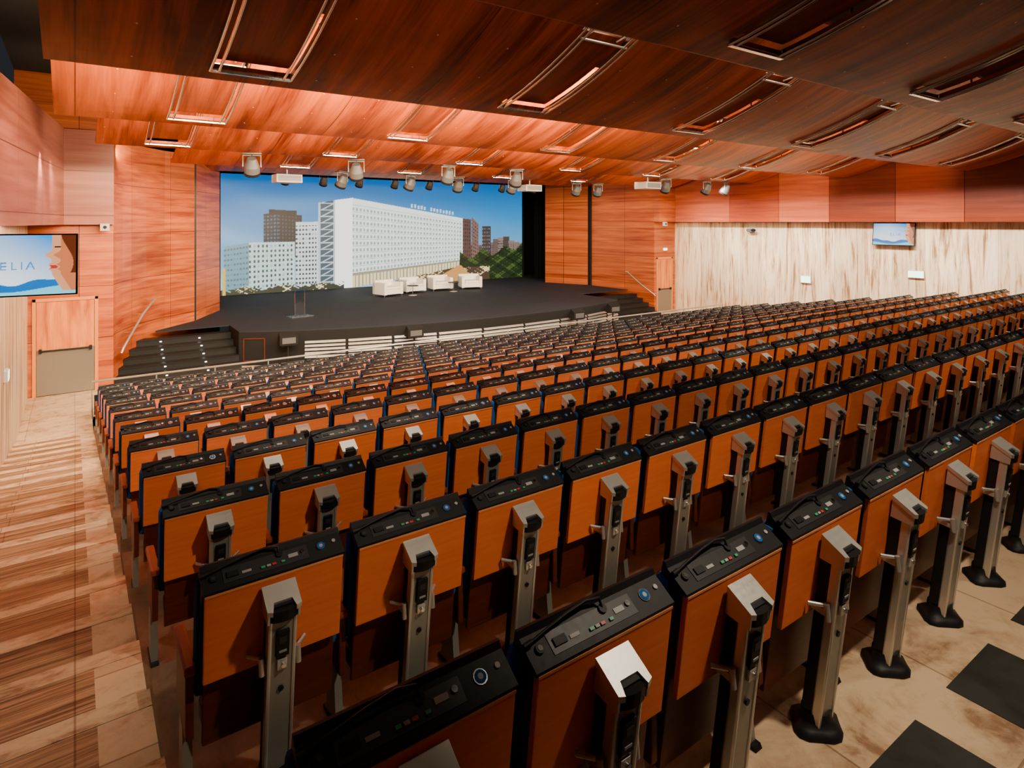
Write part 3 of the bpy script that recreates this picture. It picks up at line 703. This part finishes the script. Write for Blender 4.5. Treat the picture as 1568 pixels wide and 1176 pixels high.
def par():
    mb = MB()
    mb.cyl((0, 0, 0), (0, 0, -0.12), 0.02, 'black', n=8); mb.box((-0.25, -0.14, -0.08), (0.25, 0.14, 0.0), 'fixture', bev=0.02)
    mb.tube([(-0.23, 0, -0.42), (-0.23, 0, -0.10), (0.23, 0, -0.10), (0.23, 0, -0.42)], 0.02, 'alugrey', 6)
    d = Vector((0, 0.55, -0.83)); c = Vector((0, 0, -0.38))
    mb.cyl(c-d*0.22, c+d*0.02, 0.12, 'fixture', r1=0.2); mb.cyl(c+d*0.02, c+d*0.24, 0.2, 'fixture', r1=0.21)
    mb.cyl(c+d*0.24, c+d*0.245, 0.17, 'alu'); mb.cyl(c+d*0.20, c+d*0.28, 0.215, 'black', r1=0.215, n=16)
    return mb.mesh('stage_spotlight')
pm = par()
for u, v, z in [(4.0, 18.15, 6.95), (7.0, 18.15, 6.95), (10.2, 18.15, 6.95), (13.0, 18.15, 6.95), (21.0, 18.15, 6.95), (23.8, 18.15, 6.95), (25.2, 18.15, 6.95),
                (8.2, 22.65, 6.95), (11.0, 22.65, 6.95), (13.2, 22.65, 6.95), (16.0, 22.65, 6.95), (19.8, 22.65, 6.95), (21.2, 22.65, 6.95)]:
    place(pm, 'stage_spotlight', (u, v, z), random.uniform(-0.5, 0.5))
def proj():
    mb = MB(); mb.box((-0.45, -0.35, -0.55), (0.45, 0.35, -0.25), 'white', bev=0.03); mb.cyl((0.15, 0.35, -0.4), (0.15, 0.48, -0.4), 0.09, 'black')
    mb.box((-0.4, -0.355, -0.5), (0.4, -0.34, -0.3), 'fixture'); mb.cyl((0, 0, -0.25), (0, 0, 0.1), 0.03, 'white', n=8)
    return mb.mesh('ceiling_projector')
pj = proj()
for u, v, z in ((6.2, 22.75, 6.95), (17.0, 22.7, 6.95), (19.9, 18.2, 6.95)): place(pj, 'ceiling_projector', (u, v, z))
mb = MB(); v = 29.6; z = 7.35
for dy, dz in ((0, 0), (0.25, 0), (0.12, 0.22)): mb.cyl((5.4, v+dy, z+dz), (24.2, v+dy, z+dz), 0.025, 'blackmatte', n=7)
for i in range(48):
    u = 5.4+i*0.39; mb.cyl((u, v, z), (u+0.2, v+0.12, z+0.22), 0.01, 'blackmatte', n=5); mb.cyl((u+0.2, v+0.12, z+0.22), (u+0.39, v+0.25, z), 0.01, 'blackmatte', n=5)
for u in (6, 12, 18, 24): mb.cyl((u, v+0.12, z+0.2), (u, v+0.12, 9.28), 0.02, 'blackmatte', n=6)
mb.obj('stage_lighting_truss')
for u in (8.0, 9.8, 11.6, 13.5, 15.5, 18.4, 20.2, 22.5): 
    o = place(pm, 'stage_spotlight', (u, v, z)); o.scale = (0.9, 0.9, 0.9)

# ------------------------------------------------------------------ lights
WARM = (1.0, 0.72, 0.42); WARM2 = (1.0, 0.84, 0.64)
def aim(o, t):
    d = Vector(t)-Vector(o.location); o.rotation_euler = d.to_track_quat('-Z', 'Y').to_euler()
def spot(loc, tgt, power, ang, col=WARM2, rad=0.15, blend=0.8, name='ceiling_spot_lamp'):
    l = bpy.data.lights.new(name, 'SPOT'); l.energy = power; l.spot_size = math.radians(ang); l.spot_blend = blend; l.color = col; l.shadow_soft_size = rad
    o = bpy.data.objects.new(name, l); COL.objects.link(o); o.location = loc; aim(o, tgt); return o
def area(loc, tgt, power, sx, sy, col=WARM, name='cove_light', spread=180):
    l = bpy.data.lights.new(name, 'AREA'); l.shape = 'RECTANGLE'; l.size = sx; l.size_y = sy; l.energy = power; l.color = col; l.spread = math.radians(spread)
    o = bpy.data.objects.new(name, l); COL.objects.link(o); o.location = loc; aim(o, tgt); return o
for vf, p in ((4.6, 45), (18.1, 1200), (22.6, 600)):
    area((12, vf+0.15, 7.15), (12, vf+4.0, 7.6), p, 22, 0.25)
area((5.5, 9.25, 7.15), (5.5, 13, 7.6), 2100, 11, 0.25); area((20, 9.25, 7.15), (20, 13, 7.6), 260, 12, 0.25)
area((8, 13.75, 7.15), (8, 17.6, 7.6), 2000, 15, 0.25); area((21, 13.75, 7.15), (21, 17.6, 7.6), 400, 10, 0.25)
# warm accents on the second visible reflector
spot((1.5, 9.3, 6.5), (2.5, 12.8, 7.1), 450, 130, WARM, 0.1); spot((7.0, 9.3, 6.5), (8, 12.8, 7.1), 350, 130, WARM, 0.1)
# house floods: hung under each reflector edge, thrown forward and down onto the seat backs
for vf, p, dz in ((0.2, 420, 4.2), (4.5, 760, 4.6), (9.0, 1150, 4.6), (13.5, 950, 3.6)):
    for i in range(4):
        spot((3.0+6.6*i, vf+0.15, 6.85), (3.6+6.6*i, vf+dz, 2.4), p, 88, WARM2, 0.10, blend=0.55)
for i in range(3): spot((5.0+8*i, 18.3, 6.85), (5.0+8*i, 18.3, 0), 160, 95, WARM2, 0.12)
# left aisle downlights
for v, p in ((4.6, 170), (9.2, 400), (13.6, 650), (18.2, 650)): spot((-0.55, v, 6.7), (-0.5, v+1.0, 1.0), p, 70, WARM2, 0.1)
spot((-0.3, 19.5, 6.7), (-0.2, 22.2, 2.0), 340, 70, WARM2)
# cross-aisle lamps at the rear
spot((5.5, 0.3, 6.6), (4.6, 0.9, 2.6), 130, 60, WARM2, 0.1)
# right wall washers
area((24.6, 13, 6.75), (27.7, 13, 2.8), 750, 18, 0.3, (1.0, 0.88, 0.72), spread=85)
for v in (11, 15, 19): spot((24.6, v, 6.6), (27.7, v, 3.0), 300, 50, (1.0, 0.90, 0.76))
# stage walls & stage front
spot((3.2, 18.6, 6.6), (1.6, 24.0, 4.0), 480, 50, WARM2); spot((4.5, 22.9, 6.7), (4.2, 28.0, 4.0), 250, 60, WARM2)
spot((22.0, 18.6, 6.6), (25.8, 25.5, 4.0), 750, 50, WARM2); spot((22.5, 22.9, 6.7), (24.9, 29.5, 4.0), 220, 60, WARM2)
for u in (11, 17.5): spot((u, 18.4, 6.7), (u, 21.2, 0.9), 260, 40, (1, 0.95, 0.88))
for u in (12.5, 16, 19): spot((u, 23, 6.7), (u, 30.0, 1.6), 700, 30, (1, 0.92, 0.82))

w = bpy.data.worlds.new('World'); scene.world = w; w.use_nodes = True
w.node_tree.nodes['Background'].inputs[0].default_value = (0.02, 0.02, 0.025, 1)

# ------------------------------------------------------------------ camera
cd = bpy.data.cameras.new('camera'); cam = bpy.data.objects.new('camera', cd); COL.objects.link(cam)
cam.location = (0, 0, 5.0); cam.rotation_euler = (math.radians(90), 0, math.radians(-35.2))
cd.sensor_width = 36; cd.lens = 36*1210/2000; cd.shift_y = -(750-434)/2000; cd.clip_start = 0.05; cd.clip_end = 200
scene.camera = cam

# real-world scale (door about 2.4 m, seat pitch 0.61 m)
for o in list(COL.objects):
    if o.parent: continue
    o.location = Vector(o.location)*K
    if o.type != 'CAMERA': o.scale = Vector(o.scale)*K
print('objects', len(COL.objects))
